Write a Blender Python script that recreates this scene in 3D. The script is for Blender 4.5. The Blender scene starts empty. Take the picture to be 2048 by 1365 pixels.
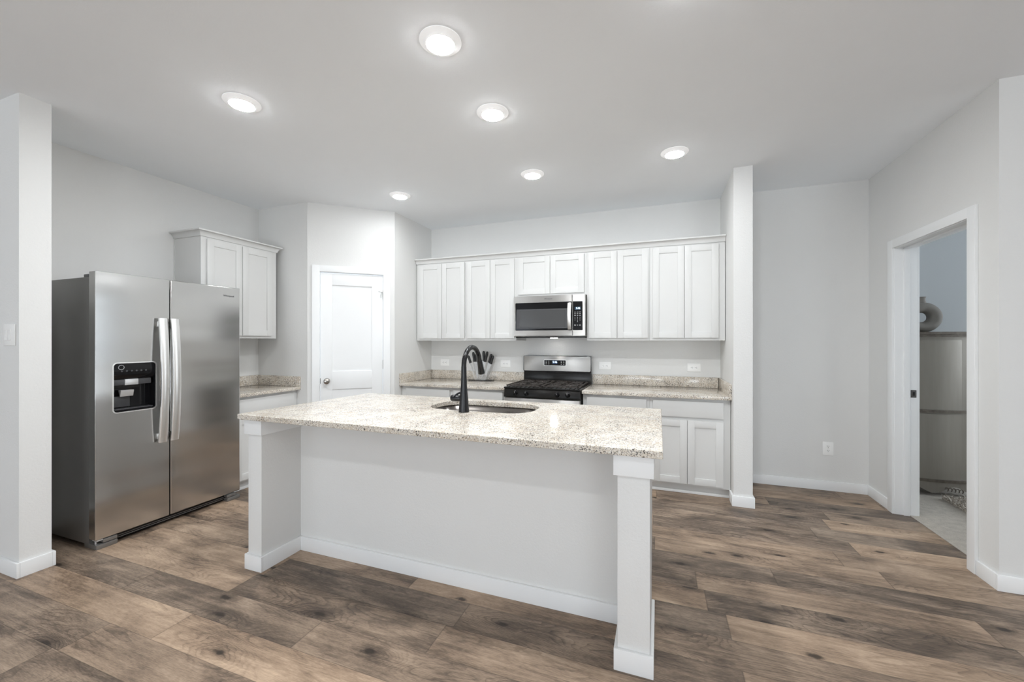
import bpy, bmesh, math, random
from mathutils import Vector, Matrix

S = bpy.context.scene
COL = S.collection
R = math.radians
CEIL = 2.743

# ------------------------------------------------------------------ camera
cam_d = bpy.data.cameras.new('camera')
cam_d.sensor_width = 36.0
cam_d.lens = 36.0 * 804.0 / 2048.0
cam_d.clip_start = 0.02
cam_d.clip_end = 100
cam_o = bpy.data.objects.new('camera', cam_d)
COL.objects.link(cam_o)
cam_o.location = (0, 0, 1.337)
cam_o.rotation_euler = (R(90), 0, R(20.1))
S.camera = cam_o

# ------------------------------------------------------------------ world, daylight, exposure
world = bpy.data.worlds.new('world')
world.use_nodes = True
S.world = world
bg = world.node_tree.nodes['Background']
bg.inputs['Color'].default_value = (0.82, 0.90, 1.0, 1)
bg.inputs['Strength'].default_value = 1.0
S.view_settings.view_transform = 'Standard'
S.view_settings.look = 'None'
S.view_settings.exposure = 1.45
S.view_settings.gamma = 1.0
S.view_settings.use_curve_mapping = False
S.cycles.diffuse_bounces = 8

LENS_E = 100.0          # radiance of the recessed lamps


def area_light(name, loc, rot, sx, sy, power, color=(1, 1, 1)):
    d = bpy.data.lights.new(name, 'AREA')
    d.shape = 'RECTANGLE'
    d.size, d.size_y = sx, sy
    d.energy = power
    d.color = color
    o = bpy.data.objects.new(name, d)
    COL.objects.link(o)
    o.location = loc
    o.rotation_euler = rot
    return o


DAY = (0.90, 0.96, 1.0)
# daylight outside the windows of the living area (behind the camera) and of the bedroom
area_light('daylight_window_left', (-5.0, -5.35, 0.55), (R(138), 0, 0), 2.6, 2.0, 24, DAY)
area_light('daylight_window_middle', (-0.9, -5.35, 0.55), (R(138), 0, 0), 2.8, 2.0, 66, DAY)
area_light('daylight_window_right', (3.6, -5.35, 0.45), (R(138), 0, 0), 2.8, 2.0, 52, DAY)
area_light('daylight_bedroom', (5.62, 4.2, 1.5), (R(90), 0, R(90)), 1.5, 1.5, 24, (0.86, 0.93, 1.0))


# ------------------------------------------------------------------ node helper
class NG:
    def __init__(self, name):
        self.m = bpy.data.materials.new(name)
        self.m.use_nodes = True
        self.nt = self.m.node_tree
        self.b = self.nt.nodes['Principled BSDF']

    def n(self, typ, **kw):
        nd = self.nt.nodes.new(typ)
        for k, v in kw.items():
            setattr(nd, k, v)
        return nd

    def put(self, sock, v):
        if v is None:
            return
        if hasattr(v, 'is_linked') or isinstance(v, bpy.types.NodeSocket):
            self.nt.links.new(v, sock)
        else:
            if isinstance(v, (tuple, list)) and len(v) == 3 and sock.type == 'RGBA':
                v = (*v, 1)
            sock.default_value = v

    def math(self, op, a, b=None, c=None, clamp=False):
        nd = self.n('ShaderNodeMath', operation=op)
        nd.use_clamp = clamp
        for i, v in enumerate((a, b, c)):
            if v is not None:
                self.put(nd.inputs[i], v)
        return nd.outputs[0]

    def coord(self, which='Object'):
        return self.n('ShaderNodeTexCoord').outputs[which]

    def sep(self, v):
        nd = self.n('ShaderNodeSeparateXYZ')
        self.put(nd.inputs[0], v)
        return nd.outputs

    def comb(self, x, y, z=0.0):
        nd = self.n('ShaderNodeCombineXYZ')
        for i, v in enumerate((x, y, z)):
            self.put(nd.inputs[i], v)
        return nd.outputs[0]

    def vscale(self, v, s):
        nd = self.n('ShaderNodeVectorMath', operation='MULTIPLY')
        self.put(nd.inputs[0], v)
        nd.inputs[1].default_value = s
        return nd.outputs[0]

    def noise(self, v, scale, detail=3.0, rough=0.55, dist=0.0, out='Fac'):
        nd = self.n('ShaderNodeTexNoise')
        self.put(nd.inputs['Vector'], v)
        nd.inputs['Scale'].default_value = scale
        nd.inputs['Detail'].default_value = detail
        nd.inputs['Roughness'].default_value = rough
        nd.inputs['Distortion'].default_value = dist
        return nd.outputs[out]

    def vor(self, v, scale, rnd=1.0, out='Distance', dim='3D'):
        nd = self.n('ShaderNodeTexVoronoi', voronoi_dimensions=dim)
        self.put(nd.inputs['Vector'], v)
        nd.inputs['Scale'].default_value = scale
        nd.inputs['Randomness'].default_value = rnd
        return nd.outputs[out]

    def white(self, v, dim='2D', out='Value'):
        nd = self.n('ShaderNodeTexWhiteNoise', noise_dimensions=dim)
        if dim == '1D':
            self.put(nd.inputs['W'], v)
        else:
            self.put(nd.inputs['Vector'], v)
        return nd.outputs[out]

    def ramp(self, f, stops, interp='LINEAR'):
        nd = self.n('ShaderNodeValToRGB')
        nd.color_ramp.interpolation = interp
        el = nd.color_ramp.elements
        while len(el) < len(stops):
            el.new(0.5)
        for e, (p, c) in zip(el, stops):
            e.position = p
            e.color = (c, c, c, 1) if not isinstance(c, (tuple, list)) else (*c[:3], 1)
        self.put(nd.inputs[0], f)
        return nd.outputs[0]

    def mix(self, f, a, b, blend='MIX'):
        nd = self.n('ShaderNodeMix', data_type='RGBA', blend_type=blend)
        self.put(nd.inputs[0], f)
        self.put(nd.inputs[6], a)
        self.put(nd.inputs[7], b)
        return nd.outputs[2]

    def bump(self, h, strength=0.2, dist=0.002):
        nd = self.n('ShaderNodeBump')
        nd.inputs['Strength'].default_value = strength
        nd.inputs['Distance'].default_value = dist
        self.put(nd.inputs['Height'], h)
        self.put(self.b.inputs['Normal'], nd.outputs[0])

    def set(self, **kw):
        for k, v in kw.items():
            self.put(self.b.inputs[k.replace('_', ' ')], v)
        return self


M = {}


def simple(key, color, rough=0.5, metal=0.0, spec=0.5, bump=None, vary=0.0, coat=0.0):
    g = NG(key)
    g.set(Base_Color=color, Roughness=rough, Metallic=metal, Specular_IOR_Level=spec)
    if coat:
        g.set(Coat_Weight=coat, Coat_Roughness=0.05)
    co = g.coord()
    if vary:
        nz = g.noise(co, 6.0, 3)
        g.set(Base_Color=g.mix(nz, tuple(c * (1 - vary) for c in color), tuple(min(1, c * (1 + vary)) for c in color)))
    if bump:
        sc, st, di = bump
        g.bump(g.noise(co, sc, 3, 0.6), st, di)
    M[key] = g.m
    return g


simple('wall_paint', (0.745, 0.745, 0.735), 0.75, spec=0.25, bump=(95, 0.5, 0.0022), vary=0.012)
simple('ceiling_paint', (0.89, 0.915, 0.94), 0.85, spec=0.15, bump=(80, 0.3, 0.0016), vary=0.01)
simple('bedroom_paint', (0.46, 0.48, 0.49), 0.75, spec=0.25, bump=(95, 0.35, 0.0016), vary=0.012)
simple('trim_white', (0.84, 0.85, 0.855), 0.38, bump=(30, 0.05, 0.0005), vary=0.008)
simple('cabinet_white', (0.67, 0.67, 0.66), 0.42, bump=(25, 0.04, 0.0005), vary=0.008)
simple('plastic_white', (0.90, 0.90, 0.89), 0.3, vary=0.01)
simple('slot_dark', (0.03, 0.03, 0.03), 0.5, vary=0.05)
simple('black_gloss', (0.006, 0.006, 0.007), 0.10, spec=0.35, vary=0.1)
simple('black_enamel', (0.010, 0.009, 0.008), 0.2, spec=0.3, vary=0.1)
simple('cast_iron', (0.035, 0.028, 0.024), 0.5, bump=(220, 0.3, 0.0008), vary=0.15)
simple('matte_black', (0.006, 0.006, 0.007), 0.27, spec=0.4, vary=0.1)
simple('handle_black', (0.012, 0.012, 0.012), 0.42, vary=0.15)
simple('fridge_side', (0.24, 0.235, 0.228), 0.36, metal=0.6, bump=(160, 0.15, 0.0006), vary=0.05)
simple('dark_plastic', (0.05, 0.05, 0.053), 0.35, vary=0.08)
simple('grey_plastic', (0.32, 0.33, 0.34), 0.35, vary=0.05)
simple('silver_plastic', (0.62, 0.62, 0.62), 0.3, metal=0.5, vary=0.06)
simple('nickel', (0.42, 0.40, 0.37), 0.22, metal=1.0, vary=0.04)
simple('dark_nickel', (0.16, 0.155, 0.15), 0.35, metal=1.0, vary=0.06)
simple('gap_black', (0.006, 0.006, 0.006), 0.6, vary=0.1)
simple('oven_window', (0.055, 0.055, 0.055), 0.22, vary=0.05)
simple('lcd_blue', (0.05, 0.09, 0.13), 0.2, vary=0.05)
simple('vase_clay', (0.20, 0.185, 0.165), 0.7, bump=(140, 0.25, 0.001), vary=0.08)
simple('lamp_trim', (0.86, 0.86, 0.86), 0.4, vary=0.01).set(Emission_Color=(1.0, 1.0, 1.0), Emission_Strength=0.10)   # faint emission added in place of lens light falling on the trim ring
simple('marking', (0.55, 0.55, 0.55), 0.5, vary=0.02)
simple('badge_chrome', (0.5, 0.5, 0.5), 0.2, metal=1.0, vary=0.05)
simple('badge_dark', (0.09, 0.09, 0.09), 0.35, metal=0.5, vary=0.05)


def emit(key, color, strength):
    g = NG(key)
    g.set(Base_Color=(0.8, 0.8, 0.8), Emission_Color=color, Emission_Strength=strength)
    M[key] = g.m


emit('lamp_lens', (0.955, 0.984, 1.0), LENS_E * 1.34)
emit('lamp_lens_dim', (0.955, 0.984, 1.0), LENS_E * 0.62)
emit('hood_lamp', (1.0, 0.96, 0.92), 19.0)
emit('digits_glow', (0.55, 0.8, 1.0), 0.55)
g_ = NG('digits_blue')
g_.set(Base_Color=(0.004, 0.012, 0.04), Roughness=0.15, Emission_Color=(0.05, 0.25, 0.8), Emission_Strength=0.03)
M['digits_blue'] = g_.m


def steel(key, base=(0.56, 0.555, 0.545), axis='x', rough=0.25, aniso=0.7, rot=0.0, wob=0.0, con=0.05):
    g = NG(key)
    co = g.coord()
    sc = {'x': (1.2, 260, 260), 'y': (260, 1.2, 260), 'z': (260, 260, 1.2)}[axis]
    nz = g.noise(g.vscale(co, sc), 1.0, 3, 0.6)
    g.set(Base_Color=g.mix(nz, tuple(c * (1 - con) for c in base), tuple(c * (1 + con) for c in base)), Metallic=1.0,
          Roughness=g.math('MULTIPLY_ADD', nz, 1.6 * con, rough - 0.8 * con), Anisotropic=aniso, Anisotropic_Rotation=rot)
    g.put(g.b.inputs['Tangent'], g.comb(*{'x': (1.0, 0.0, 0.0), 'y': (0.0, 1.0, 0.0), 'z': (0.0, 0.0, 1.0)}[axis]))
    h = nz
    if wob:
        # faint horizontal unevenness of the sheet
        g.bump(g.noise(g.vscale(co, (0.3, 0.3, 3.6)), 1.0, 1, 0.4), 1.0, wob)
    else:
        if con > 0.03:
            g.bump(nz, 0.04, 0.0004)
    M[key] = g.m


steel('steel_fridge', (0.62, 0.615, 0.605), 'z', 0.19, 0.5, 0.0, wob=0.012, con=0.003)
steel('steel_handle', (0.86, 0.855, 0.84), 'z', 0.36, 0.2, con=0.02)
steel('steel_range', (0.50, 0.49, 0.475), 'x', 0.44, 0.95, 0.25, con=0.02)
steel('steel_sink', (0.20, 0.185, 0.172), 'z', 0.2, 0.5)
steel('blade_steel', (0.34, 0.33, 0.32), 'z', 0.25, 0.2)


def granite():
    g = NG('granite')
    co = g.coord()
    wob = g.noise(co, 30, 2, 0.5, out='Color')
    vadd = g.n('ShaderNodeVectorMath', operation='MULTIPLY_ADD')
    g.put(vadd.inputs[0], wob)
    vadd.inputs[1].default_value = (0.02, 0.02, 0.02)
    g.put(vadd.inputs[2], co)
    v = vadd.outputs[0]
    base = g.mix(g.ramp(g.noise(v, 11, 4, 0.6), [(0.38, 0), (0.66, 1)]), (0.72, 0.67, 0.59), (0.575, 0.50, 0.405))
    pale = g.ramp(g.noise(v, 110, 3, 0.6), [(0.50, 0), (0.58, 1)])
    base = g.mix(pale, base, (0.80, 0.765, 0.71))
    tan = g.ramp(g.noise(g.vscale(v, (1, 1, 1.1)), 150, 3, 0.6), [(0.57, 0), (0.63, 1)])
    base = g.mix(g.math('MULTIPLY', tan, 0.65), base, (0.40, 0.30, 0.21))
    # dark mineral flecks, gathered in loose clouds
    cl = g.ramp(g.noise(v, 9, 3, 0.55), [(0.35, 0.0), (0.65, 0.07)])
    g1 = g.math('ADD', g.noise(g.vscale(v, (1.0, 1.2, 1.0)), 185, 2, 0.55), cl)
    greyc = g.ramp(g1, [(0.61, 0), (0.645, 1)])
    base = g.mix(g.math('MULTIPLY', greyc, 0.8), base, (0.20, 0.18, 0.165))
    vs2 = g.n('ShaderNodeVectorMath', operation='ADD')
    g.put(vs2.inputs[0], v)
    vs2.inputs[1].default_value = (7.3, 3.1, 5.7)
    g2 = g.math('ADD', g.noise(vs2.outputs[0], 145, 2, 0.6), cl)
    blk = g.ramp(g2, [(0.645, 0), (0.665, 1)])
    base = g.mix(g.math('MULTIPLY', blk, 0.95), base, (0.028, 0.024, 0.023))
    g.set(Base_Color=base, Roughness=0.10, Specular_IOR_Level=0.5)
    M['granite'] = g.m


granite()


def planks():
    g = NG('wood_planks')
    x, y, z = g.sep(g.coord())
    W, L = 0.178, 1.22
    ry = g.math('DIVIDE', g.math('SUBTRACT', y, 0.066), W)
    row = g.math('FLOOR', ry)
    fy = g.math('FRACT', ry)
    off = g.white(row, '1D')
    rx = g.math('ADD', g.math('DIVIDE', x, L), g.math('MULTIPLY', off, 7.31))
    colm = g.math('FLOOR', rx)
    fx = g.math('FRACT', rx)
    pid = g.comb(row, colm)
    rc = g.white(pid, '2D', 'Color')
    tone = g.white(pid, '2D', 'Value')
    a, b, c = g.sep(rc)
    px = g.math('ADD', x, g.math('MULTIPLY', a, 43.0))
    py = g.math('ADD', y, g.math('MULTIPLY', b, 29.0))
    pz = g.math('MULTIPLY', c, 17.0)
    v = g.comb(px, py, pz)
    # knots: sparse dark eyes with the grain bending round them
    kv = g.vscale(v, (1.4, 3.4, 1.0))
    kd = g.vor(kv, 1.0, 1.0, dim='2D')
    kd = g.math('ADD', kd, g.math('MULTIPLY', g.math('SUBTRACT', g.noise(v, 30, 3), 0.5), 0.07))
    near = g.ramp(kd, [(0.02, 1), (0.34, 0)], 'EASE')
    core = g.ramp(kd, [(0.025, 1), (0.060, 0)])
    halo = g.ramp(kd, [(0.04, 1), (0.17, 0)])
    big = g.noise(g.vscale(v, (0.75, 4.2, 1.0)), 1.0, 2, 0.5, 0.3)
    wav = g.noise(g.vscale(v, (7.0, 30.0, 1.0)), 1.0, 2, 0.5)
    field = g.math('ADD', g.math('MULTIPLY', big, 34.0), g.math('MULTIPLY', near, 5.0))
    field = g.math('ADD', field, g.math('MULTIPLY', wav, 1.3))
    saw = g.math('FRACT', field)
    line = g.ramp(saw, [(0.0, 1), (0.10, 0.75), (0.42, 0.0), (0.94, 0.0), (1.0, 1)])
    lmask = g.ramp(g.noise(g.vscale(v, (1.3, 5.0, 1.0)), 1.0, 2, 0.5), [(0.40, 0.15), (0.62, 1)])
    line = g.math('MULTIPLY', line, lmask)
    streak = g.noise(g.vscale(v, (2.2, 42, 1.0)), 1.0, 5, 0.65)
    fine = g.noise(g.vscale(v, (38, 300, 1.0)), 1.0, 4, 0.7)
    patch = g.noise(g.vscale(v, (2.1, 4.6, 1.0)), 1.0, 4, 0.6, 0.7)
    t = g.math('MULTIPLY_ADD', tone, 0.30, 0.235)
    t = g.math('ADD', t, g.math('MULTIPLY', g.math('SUBTRACT', patch, 0.5), 1.25))
    t = g.math('ADD', t, g.math('MULTIPLY', g.math('SUBTRACT', streak, 0.5), 0.62))
    t = g.math('ADD', t, g.math('MULTIPLY', g.math('SUBTRACT', fine, 0.5), 0.70))
    t = g.math('SUBTRACT', t, g.math('MULTIPLY', line, 0.17))
    t = g.math('SUBTRACT', t, g.math('MULTIPLY', halo, 0.20))
    t = g.math('ADD', t, 0.10, clamp=True)
    colr = g.ramp(t, [(0.0, (0.055, 0.041, 0.032)), (0.28, (0.138, 0.104, 0.079)),
                      (0.58, (0.318, 0.243, 0.183)), (1.0, (0.560, 0.450, 0.350))])
    warm = g.mix(g.math('MULTIPLY', a, 0.55), colr, g.mix(1.0, colr, (1.12, 0.97, 0.82), 'MULTIPLY'))
    colr = g.mix(g.math('MULTIPLY', core, 0.88), warm, (0.022, 0.015, 0.011))
    ey = g.math('MINIMUM', fy, g.math('SUBTRACT', 1.0, fy))
    ex = g.math('MINIMUM', fx, g.math('SUBTRACT', 1.0, fx))
    gap = g.math('MAXIMUM', g.ramp(ey, [(0.004, 1), (0.012, 0)]), g.ramp(ex, [(0.0006, 1), (0.0018, 0)]))
    colr = g.mix(g.math('MULTIPLY', gap, 0.45), colr, (0.03, 0.022, 0.018))
    g.set(Base_Color=colr, Roughness=g.math('MULTIPLY_ADD', fine, 0.2, 0.36), Specular_IOR_Level=0.4)
    h = g.math('SUBTRACT', g.math('MULTIPLY', fine, 0.35), gap)
    g.bump(h, 0.22, 0.0012)
    M['wood_planks'] = g.m


planks()


def carpet():
    g = NG('carpet_pile')
    co = g.coord()
    n1 = g.noise(co, 260, 2, 0.7)
    n2 = g.noise(co, 24, 3, 0.6)
    f = g.math('ADD', g.math('MULTIPLY', n1, 0.7), g.math('MULTIPLY', n2, 0.3))
    g.set(Base_Color=g.ramp(f, [(0.3, (0.30, 0.27, 0.235)), (0.7, (0.66, 0.61, 0.54))]), Roughness=0.95,
          Specular_IOR_Level=0.05)
    g.bump(n1, 0.8, 0.006)
    M['carpet_pile'] = g.m
    g = NG('shag_fibre')
    co = g.coord()
    n1 = g.noise(co, 90, 2, 0.7)
    g.set(Base_Color=g.ramp(n1, [(0.35, (0.26, 0.22, 0.18)), (0.65, (0.62, 0.58, 0.52))]), Roughness=0.9,
          Specular_IOR_Level=0.1)
    M['shag_fibre'] = g.m
    g = NG('champagne_wood')
    co = g.coord()
    n1 = g.noise(g.vscale(co, (40, 40, 2.5)), 1.0, 3, 0.6)
    g.set(Base_Color=g.ramp(n1, [(0.3, (0.262, 0.240, 0.208)), (0.7, (0.285, 0.262, 0.228))]), Roughness=0.30, Metallic=0.35)
    M['champagne_wood'] = g.m
    g = NG('champagne_edge')
    co = g.coord()
    n1 = g.noise(co, 30, 3, 0.6)
    g.set(Base_Color=g.ramp(n1, [(0.3, (0.115, 0.098, 0.080)), (0.7, (0.19, 0.165, 0.138))]), Roughness=0.32, Metallic=0.4)
    M['champagne_edge'] = g.m
    g = NG('clear_acrylic')
    g.set(Base_Color=(0.97, 0.98, 0.98), Roughness=0.02, IOR=1.2, Alpha=0.10)
    M['clear_acrylic'] = g.m


carpet()


# ------------------------------------------------------------------ mesh builder
class MB:
    """Collects shapes (in world or in local coordinates) and links them as one mesh object."""

    def __init__(self, T=None):
        self.v, self.f, self.mi = [], [], []
        self.T = T

    def add(self, vs, fs, mi=0):
        o = len(self.v)
        if self.T is not None:
            vs = [self.T @ Vector(p) for p in vs]
        self.v += [Vector(p) for p in vs]
        self.f += [[o + i for i in f] for f in fs]
        self.mi += [mi] * len(fs)
        return self

    def bm_add(self, bm, mi=0):
        bm.verts.index_update()
        vs = [v.co.copy() for v in bm.verts]
        fs = [[v.index for v in f.verts] for f in bm.faces]
        bm.free()
        return self.add(vs, fs, mi)

    def box(self, x0, x1, y0, y1, z0, z1, bv=0.0, seg=2, mi=0):
        x0, x1 = min(x0, x1), max(x0, x1)
        y0, y1 = min(y0, y1), max(y0, y1)
        z0, z1 = min(z0, z1), max(z0, z1)
        bm = bmesh.new()
        bmesh.ops.create_cube(bm, size=1.0)
        for v in bm.verts:
            v.co = Vector(((x0 + x1) / 2 + v.co.x * (x1 - x0), (y0 + y1) / 2 + v.co.y * (y1 - y0), (z0 + z1) / 2 + v.co.z * (z1 - z0)))
        if bv > 0:
            bv = min(bv, 0.45 * min(x1 - x0, y1 - y0, z1 - z0))
            bmesh.ops.bevel(bm, geom=bm.edges[:], offset=bv, segments=seg, affect='EDGES', profile=0.6)
        return self.bm_add(bm, mi)

    def prism(self, poly, z0, z1, mi=0, bv=0.0):
        """vertical prism of an xy polygon (counter-clockwise)"""
        return self.extrude([(x, y, z0) for x, y in poly], (0, 0, z1 - z0), mi, bv)

    def extrude(self, pts, d, mi=0, bv=0.0):
        bm = bmesh.new()
        vs = [bm.verts.new(p) for p in pts]
        f = bm.faces.new(vs)
        r = bmesh.ops.extrude_face_region(bm, geom=[f])
        nv = [e for e in r['geom'] if isinstance(e, bmesh.types.BMVert)]
        bmesh.ops.translate(bm, verts=nv, vec=d)
        bmesh.ops.recalc_face_normals(bm, faces=bm.faces[:])
        if bv:
            ed = [e for e in bm.edges if e.calc_length() > bv * 2.2 and len(e.link_faces) == 2 and e.calc_face_angle(0) > 0.5]
            bmesh.ops.bevel(bm, geom=ed, offset=bv, segments=2, affect='EDGES', profile=0.6)
        return self.bm_add(bm, mi)

    def ring_extrude(self, outer, inner, d, mi=0):
        """flat plate with a hole: outer and inner loops of 3-D points, extruded along d"""
        bm = bmesh.new()
        def loop(ps):
            vs = [bm.verts.new(p) for p in ps]
            return [bm.edges.new((vs[i], vs[(i + 1) % len(vs)])) for i in range(len(vs))]
        ed = loop(outer) + loop(inner)
        bmesh.ops.triangle_fill(bm, use_beauty=True, use_dissolve=False, edges=ed)
        r = bmesh.ops.extrude_face_region(bm, geom=bm.faces[:])
        nv = [e for e in r['geom'] if isinstance(e, bmesh.types.BMVert)]
        bmesh.ops.translate(bm, verts=nv, vec=d)
        bmesh.ops.recalc_face_normals(bm, faces=bm.faces[:])
        return self.bm_add(bm, mi)

    def tube(self, pts, rad, n=14, cap=True, mi=0):
        pts = [Vector(p) for p in pts]
        if not isinstance(rad, (list, tuple)):
            rad = [rad] * len(pts)
        vs, fs = [], []
        up = None
        for i, p in enumerate(pts):
            a = pts[max(i - 1, 0)]
            b = pts[min(i + 1, len(pts) - 1)]
            t = (b - a).normalized()
            if up is None:
                up = Vector((0, 0, 1)) if abs(t.z) < 0.9 else Vector((1, 0, 0))
            s = t.cross(up).normalized()
            up = s.cross(t).normalized()
            for k in range(n):
                an = 2 * math.pi * k / n
                vs.append(p + (s * math.cos(an) + up * math.sin(an)) * rad[i])
        for i in range(len(pts) - 1):
            for k in range(n):
                a = i * n + k
                b = i * n + (k + 1) % n
                fs.append([a, b, b + n, a + n])
        if cap:
            fs.append(list(range(n))[::-1])
            fs.append([(len(pts) - 1) * n + k for k in range(n)])
        return self.add(vs, fs, mi)

    def lathe(self, prof, c=(0, 0, 0), n=32, axis='z', mi=0):
        """profile of (radius, height) pairs turned round an axis through c"""
        c = Vector(c)
        vs, fs = [], []
        for r, h in prof:
            for k in range(n):
                an = 2 * math.pi * k / n
                u, w = r * math.cos(an), r * math.sin(an)
                p = {'z': (u, w, h), 'y': (u, h, w), 'x': (h, u, w)}[axis]
                vs.append(c + Vector(p))
        for i in range(len(prof) - 1):
            for k in range(n):
                a = i * n + k
                b = i * n + (k + 1) % n
                fs.append([a, b, b + n, a + n])
        bm = bmesh.new()
        bv = [bm.verts.new(p) for p in vs]
        for f in fs:
            try:
                bm.faces.new([bv[i] for i in f])
            except ValueError:
                pass
        bmesh.ops.remove_doubles(bm, verts=bm.verts[:], dist=1e-6)
        eds = [e for e in bm.edges if e.is_boundary]
        if eds:
            bmesh.ops.holes_fill(bm, edges=eds, sides=0)
        bmesh.ops.recalc_face_normals(bm, faces=bm.faces[:])
        return self.bm_add(bm, mi)

    def shaker(self, x0, x1, z0, z1, yf, t=0.019, stile=0.057, rec=0.008, rails=None):
        """framed door lying in the xz plane, its face at y = yf looking to -y; rails: list of (za, zb) panels"""
        rails = rails or [(z0 + stile, z1 - stile)]
        yb = yf + t
        e = 0.0018
        self.box(x0, x0 + stile, yf, yb, z0, z1, e)
        self.box(x1 - stile, x1, yf, yb, z0, z1, e)
        zs = [z0] + [q for p in rails for q in p] + [z1]
        for i in range(0, len(zs), 2):
            self.box(x0 + stile - 0.0006, x1 - stile + 0.0006, yf + 0.0002, yb, zs[i], zs[i + 1], e)
        for za, zb in rails:
            self.box(x0 + stile - 0.004, x1 - stile + 0.004, yf + rec, yb - 0.001, za - 0.004, zb + 0.004)
        return self

    def build(self, name, mat, parent=None, local=False, smooth=40, tag_=None):
        me = bpy.data.meshes.new(name)
        vs = self.v
        if parent is not None and not local:
            inv = ROOTM[parent.name].inverted()
            vs = [inv @ p for p in vs]
        me.from_pydata([tuple(p) for p in vs], [], self.f)
        mats = mat if isinstance(mat, (list, tuple)) else [mat]
        for m_ in mats:
            me.materials.append(M[m_])
        for p, i in zip(me.polygons, self.mi):
            p.material_index = i
        bm = bmesh.new()
        bm.from_mesh(me)
        bmesh.ops.recalc_face_normals(bm, faces=bm.faces[:])
        bm.to_mesh(me)
        bm.free()
        if smooth:
            me.polygons.foreach_set('use_smooth', [True] * len(me.polygons))
            me.set_sharp_from_angle(angle=R(smooth))
        me.update()
        o = bpy.data.objects.new(name, me)
        COL.objects.link(o)
        if parent is not None:
            o.parent = parent
            ROOTM[o.name] = ROOTM[parent.name]
        return o


ROOTM = {}


def thing(name, label, cat, loc=(0, 0, 0), rotz=0.0, group=None):
    o = bpy.data.objects.new(name, None)
    o.empty_display_size = 0.1
    COL.objects.link(o)
    o.location = loc
    o.rotation_euler = (0, 0, rotz)
    ROOTM[o.name] = Matrix.Translation(loc) @ Matrix.Rotation(rotz, 4, 'Z')
    o['label'] = label
    o['category'] = cat
    if group:
        o['group'] = group
    return o


def tag(o, label, cat, group=None):
    o['label'] = label
    o['category'] = cat
    if group:
        o['group'] = group
    return o


def struct(o):
    o['kind'] = 'structure'
    return o


def copy_tree(o, parent=None):
    c = o.copy()
    COL.objects.link(c)
    if parent is not None:
        c.parent = parent
    for ch in list(o.children):
        copy_tree(ch, c)
    return c


def rrect(x0, x1, y0, y1, r, n=6):
    """rounded rectangle, counter-clockwise"""
    pts = []
    for cx, cy, a0 in ((x1 - r, y0 + r, -90), (x1 - r, y1 - r, 0), (x0 + r, y1 - r, 90), (x0 + r, y0 + r, 180)):
        for k in range(n + 1):
            a = R(a0 + 90 * k / n)
            pts.append((cx + r * math.cos(a), cy + r * math.sin(a)))
    return pts


def text_part(txt, size, T, mat, parent, name, depth=0.0006, align='CENTER', bold=0.0):
    cu = bpy.data.curves.new('lettering', 'FONT')
    cu.body = txt
    cu.size = size
    cu.align_x = align
    cu.align_y = 'CENTER'
    cu.extrude = depth
    cu.offset = bold
    to = bpy.data.objects.new('lettering', cu)
    COL.objects.link(to)
    dg = bpy.context.evaluated_depsgraph_get()
    dg.update()
    me = bpy.data.meshes.new_from_object(to.evaluated_get(dg))
    bpy.data.objects.remove(to)
    bpy.data.curves.remove(cu)
    mb = MB()
    mb.add([T @ v.co for v in me.vertices], [list(p.vertices) for p in me.polygons])
    bpy.data.meshes.remove(me)
    return mb.build(name, mat, parent, smooth=0)


def face_T(p, normal):
    """matrix placing text (written in its xy plane) at p so that it faces the horizontal direction normal"""
    n = Vector(normal).normalized()
    z = Vector((0, 0, 1))
    x = z.cross(n)
    return Matrix.Translation(p) @ Matrix((x, z, n)).transposed().to_4x4()


# ================================================================== THE SETTING
XR, YR, XL = 6.0, -4.6, -7.0        # right, rear and left limits of the open room
YB = 4.425                           # kitchen back wall
YH = 4.35                            # hall back wall
XW = -4.03                           # left kitchen wall
XP = 1.712                           # wall with the bedroom door
BX = 1.842                           # its bedroom face

struct(MB().prism([(XL, YR), (XR, YR), (XR, 2.98), (1.80, 2.98), (1.80, 4.5), (XW - 0.1, 4.5), (XL, 4.5)], -0.06, 0).build('floor', 'wood_planks', smooth=0))
struct(MB().prism([(1.80, 2.98), (XR, 2.98), (XR, 5.2), (1.5, 5.2), (1.5, 4.5), (1.80, 4.5)], -0.06, 0.004).build('floor_bedroom', 'carpet_pile', smooth=0))
struct(MB().box(XL - 0.2, XR + 0.2, YR - 0.2, 5.3, CEIL, CEIL + 0.1).build('ceiling', 'ceiling_paint', smooth=0))

struct(MB().box(XL, -3.395, 1.175, 1.305, 0, CEIL).build('wall_dining', 'wall_paint', smooth=0))
struct(MB().box(XW - 0.12, XW, 1.24, 3.2, 0, CEIL).build('wall_left', 'wall_paint', smooth=0))
D0, D1 = Vector((-3.345, 3.11, 0)), Vector((-2.708, 3.672, 0))
DU = (D1 - D0).normalized()
DLEN = (D1 - D0).length
DANG = math.atan2(DU.y, DU.x)
TD = Matrix.Translation(D0) @ Matrix.Rotation(DANG, 4, 'Z')   # local x along the diagonal, -y faces the kitchen
struct(MB().box(XW - 0.1, -3.347, 3.11, 3.24, 0, CEIL).build('wall_pantry_left', 'wall_paint', smooth=0))
w = MB(TD)
w.box(0, 0.112, 0, 0.115, 0, CEIL)
w.box(0.738, DLEN, 0, 0.115, 0, CEIL)
w.box(0.112, 0.738, 0.0, 0.115, 2.05, CEIL)
struct(w.build('wall_pantry', 'wall_paint', smooth=0))
struct(MB().box(-2.83, -2.706, 3.674, YB + 0.1, 0, CEIL).build('wall_pantry_right', 'wall_paint', smooth=0))
struct(MB().box(-2.83, 0.60, YB, YB + 0.12, 0, CEIL).build('wall_back', 'wall_paint', smooth=0))
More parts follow.
